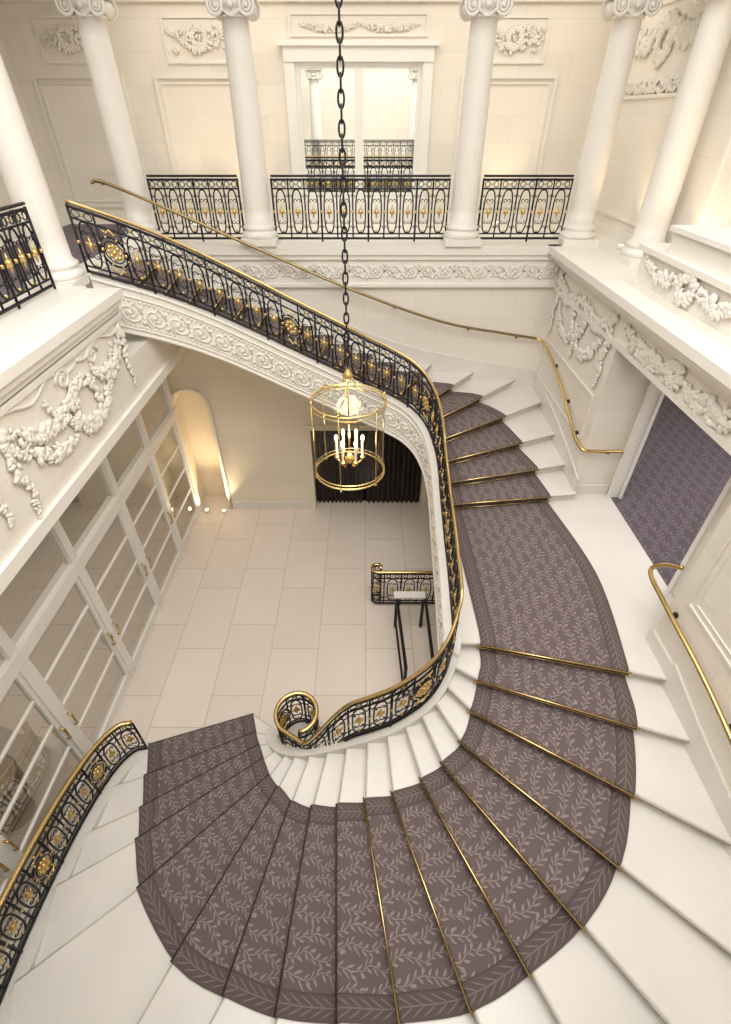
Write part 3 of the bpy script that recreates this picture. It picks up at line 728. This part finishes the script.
# ------------------------------------------------------------------ lantern
LX,LY=-.16,4.2; LT,LB=-2.06,-2.84; LR=.345
E=empty('hanging_lantern')
br=MB();gl=MB();ir=MB();cd=MB();fl_=MB()
def ring(mb,R,z,r,n=40): mb.tube([(LX+R*math.cos(2*pi*i/n),LY+R*math.sin(2*pi*i/n),z) for i in range(n)],r,6,closed=True)
for z,r in ((LT,.010),(LT-.04,.006),(LB,.010),(LB+.04,.006)): ring(br,LR+.006,z,r)
for i in range(6):
    a=2*pi*i/6+.3; ca,sa=math.cos(a),math.sin(a)
    br.tube([(LX+LR*ca*1.03,LY+LR*sa*1.03,LT),(LX+LR*ca*1.03,LY+LR*sa*1.03,LB)],.0055,6)
    br.ball((LX+LR*ca*1.03,LY+LR*sa*1.03,LT+.02),.014,6,5)
    br.ball((LX+LR*ca*1.03,LY+LR*sa*1.03,LB-.02),.013,6,5)
    if i%2==0: br.tube([(LX+LR*ca*q,LY+LR*sa*q,z) for q,z in ((1.02,LT),(.93,LT+.05),(.7,LT+.06),(.4,LT+.08),(.18,LT+.15),(.1,LT+.24))],.0065,6)
n=48
gl.add([(LX+LR*math.cos(2*pi*i/n),LY+LR*math.sin(2*pi*i/n),z) for z in (LB,LT) for i in range(n)],[(i,(i+1)%n,n+(i+1)%n,n+i) for i in range(n)])
br.lathe((LX,LY),[(.008,LT+.18),(.04,LT+.21),(.05,LT+.24),(.03,LT+.27),(.015,LT+.30),(.008,LT+.33)],16)
br.tube([(LX,LY,LT+.25),(LX,LY,LB+.12)],.007,6)
br.lathe((LX,LY),[(.01,LB+.08),(.04,LB+.11),(.05,LB+.15),(.02,LB+.2)],12)
for i in range(6):
    a=2*pi*i/6; R=.13; x,y=LX+R*math.cos(a),LY+R*math.sin(a)
    br.tube([(LX+.02*math.cos(a),LY+.02*math.sin(a),LB+.13),(LX+.09*math.cos(a),LY+.09*math.sin(a),LB+.09),(x,y,LB+.14)],.006,5)
    br.lathe((x,y),[(.01,LB+.13),(.03,LB+.16),(.012,LB+.17)],10)
    cd.lathe((x,y),[(.012,LB+.16),(.012,LB+.34)],10)
    fl_.ball((x,y,LB+.375),.017,8,6,1,1,2.1)
z=LT+.35; k=0
while z<3.45:
    hv=.050; pts=[]
    for q in range(12):
        a=2*pi*q/12; u_=.020*math.cos(a); v_=hv*math.sin(a)
        pts.append((LX+(u_ if k%2 else 0),LY+(0 if k%2 else u_),z+v_))
    ir.tube(pts,.0075,5,closed=True); z+=.078; k+=1
ir.obj('chain',M['iron'],E,True); br.obj('brass_frame',M['brass'],E,True); gl.obj('glass_cylinder',M['glass'],E,True); cd.obj('candles',M['candle'],E); fl_.obj('bulbs',M['flame'],E,True)
# ------------------------------------------------------------------ curtain in doorway
cu=empty('doorway_curtain'); mb=MB()
for sg,(xa,xb) in ((1,(-1.19,-.05)),(-1,(.0,1.32))):
    nn_=90; r0=[];r1=[]
    for i in range(nn_+1):
        x=xa+(xb-xa)*i/nn_; y=9.52+.05*math.sin(i*.8)+.02*math.sin(i*1.9)
        r0.append((x,y,G+.01)); r1.append((x,y,-5.25))
    mb.add(r0+r1,[(i,i+1,nn_+2+i,nn_+1+i) for i in range(nn_)])
mb.obj('drapes',M['dark'],cu,True)
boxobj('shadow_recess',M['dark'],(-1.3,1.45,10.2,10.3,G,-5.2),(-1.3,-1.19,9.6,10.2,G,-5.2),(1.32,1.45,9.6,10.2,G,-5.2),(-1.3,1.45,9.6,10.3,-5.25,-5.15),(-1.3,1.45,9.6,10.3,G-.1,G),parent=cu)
boxobj('trim_4',M['warm'],(-1.31,-1.19,9.25,9.3,G,-5.13),(1.32,1.44,9.25,9.3,G,-5.13),(-1.19,1.32,9.25,9.3,-5.25,-5.13))
# ------------------------------------------------------------------ small railing on ground floor
b_=[]
for i in range(14):
    a=math.radians(-90-300*(1-i/13)); r=.07+.05*i/13; b_.append((.22+r*math.cos(a),6.38+r*math.sin(a),G+.02))
b_+=line((.28,6.26,G+.02),(1.6,6.26,G+.02),14)
railing('basement_stair_railing',b_,.90,.3)
E=empty('basement_stair_guard')
mb=MB()
for x,y in ((.55,5.75),(.62,4.35),(1.02,5.75),(1.05,4.35)): mb.box(x-.025,x+.025,y-.025,y+.025,G,G+.8)
mb.tube([(1.05,4.35,G+.8),(1.05,5.75,G+.8),(.55,5.75,G+.8),(.62,4.35,G+.8)],.03,6); mb.tube([(.55,5.75,G+.15),(.62,4.35,G+.15)],.02,6)
mb.obj('iron_frame',M['iron'],E)
boxobj('marble_cap',M['marble'],(.5,1.05,5.7,5.85,G+.82,G+.86),parent=E)
mb=MB(); mb.lathe((-4.75,2.6),[(.22,G),(.22,G+.06),(.12,G+.12),(.10,G+.2),(.2,G+.3),(.32,G+.5),(.36,G+.7),(.30,G+.86),(.34,G+.92),(.38,G+.95),(.33,G+.96),(.28,G+.88)],28); mb.obj('stone_urn',M['urn'],None,True)
def lamp(name,x,y,z):
    E=empty(name); mb=MB(); mb.lathe((x,y),[(.05,z),(.05,z+.05),(.045,z+.06)],14); mb.obj('housing',M['paint'],E,True)
    mb=MB(); mb.lathe((x,y),[(.038,z+.06),(.038,z+.064)],14); mb.obj('lens',M['lampglow'],E)
def light(kind,loc,e,col=(1,1,1),size=1,sy=None,rot=(0,0,0),name='light'):
    d=bpy.data.lights.new(name,kind); d.energy=e; d.color=col
    if kind=='AREA':
        d.shape='RECTANGLE'; d.size=size; d.size_y=sy or size
    elif kind in('POINT','SPOT'): d.shadow_soft_size=size
    if kind=='SPOT': d.spot_size=math.radians(100); d.spot_blend=.8
    o=bpy.data.objects.new(name,d); o.location=loc; o.rotation_euler=rot; sc.collection.objects.link(o); return o
warm=(1,.74,.42)
for x,y in ((-3.80,9.15),(-3.38,9.12)):
    lamp('floor_uplight',x,y,G); light('SPOT',(x,y,G+.1),75,warm,.03,rot=(pi+.12,0,0),name='uplight')
for x,y in ((-3.3,10.9),(4.15,8.9),(-2.3,11.1),(2.6,11.1),(4.15,7.2)):
    lamp('floor_uplight',x,y,GA); light('SPOT',(x,y,GA+.1),32,warm,.03,rot=(pi,0,0),name='uplight')
light('POINT',(LX,LY,LB+.38),22,(1,.78,.5),.12,name='lantern_glow')
light('AREA',(.15,2.2,3.35),470,(1,.97,.925),6.5,6,name='skylight')
light('AREA',(-6,3.5,-3.3),85,(1,.93,.83),3,10,name='foyer_fill_light')  # added fill, no visible fixture, brightens the foyer
light('AREA',(6.5,5.5,-2.1),100,(1,.96,.9),3,6,name='corridor_fill_light')  # added fill for the side corridor, source unseen
light('AREA',(0,10.6,1.7),60,(1,.94,.85),8,1,name='gallery_fill_light')  # unseen fill added over the back gallery
light('AREA',(0,-2,1.7),90,(1,.97,.92),6,1.5,name='gallery_fill_light')  # unseen fill added to lift the front gallery in the mirror
light('AREA',(-5,4,1.7),60,(1,.96,.9),1.2,9,name='gallery_fill_light')  # unseen fill added along the left gallery
w=bpy.data.worlds.new('World'); sc.world=w; w.use_nodes=True
w.node_tree.nodes['Background'].inputs[0].default_value=(1,.99,.97,1); w.node_tree.nodes['Background'].inputs[1].default_value=.8
cd_=bpy.data.cameras.new('Camera'); cam=bpy.data.objects.new('Camera',cd_); sc.collection.objects.link(cam)
cam.location=(0,0,0); cam.rotation_euler=(math.radians(90-39),0,0)
cd_.sensor_fit='VERTICAL'; cd_.sensor_height=24; cd_.lens=24*490/1024; cd_.clip_start=.05
sc.camera=cam
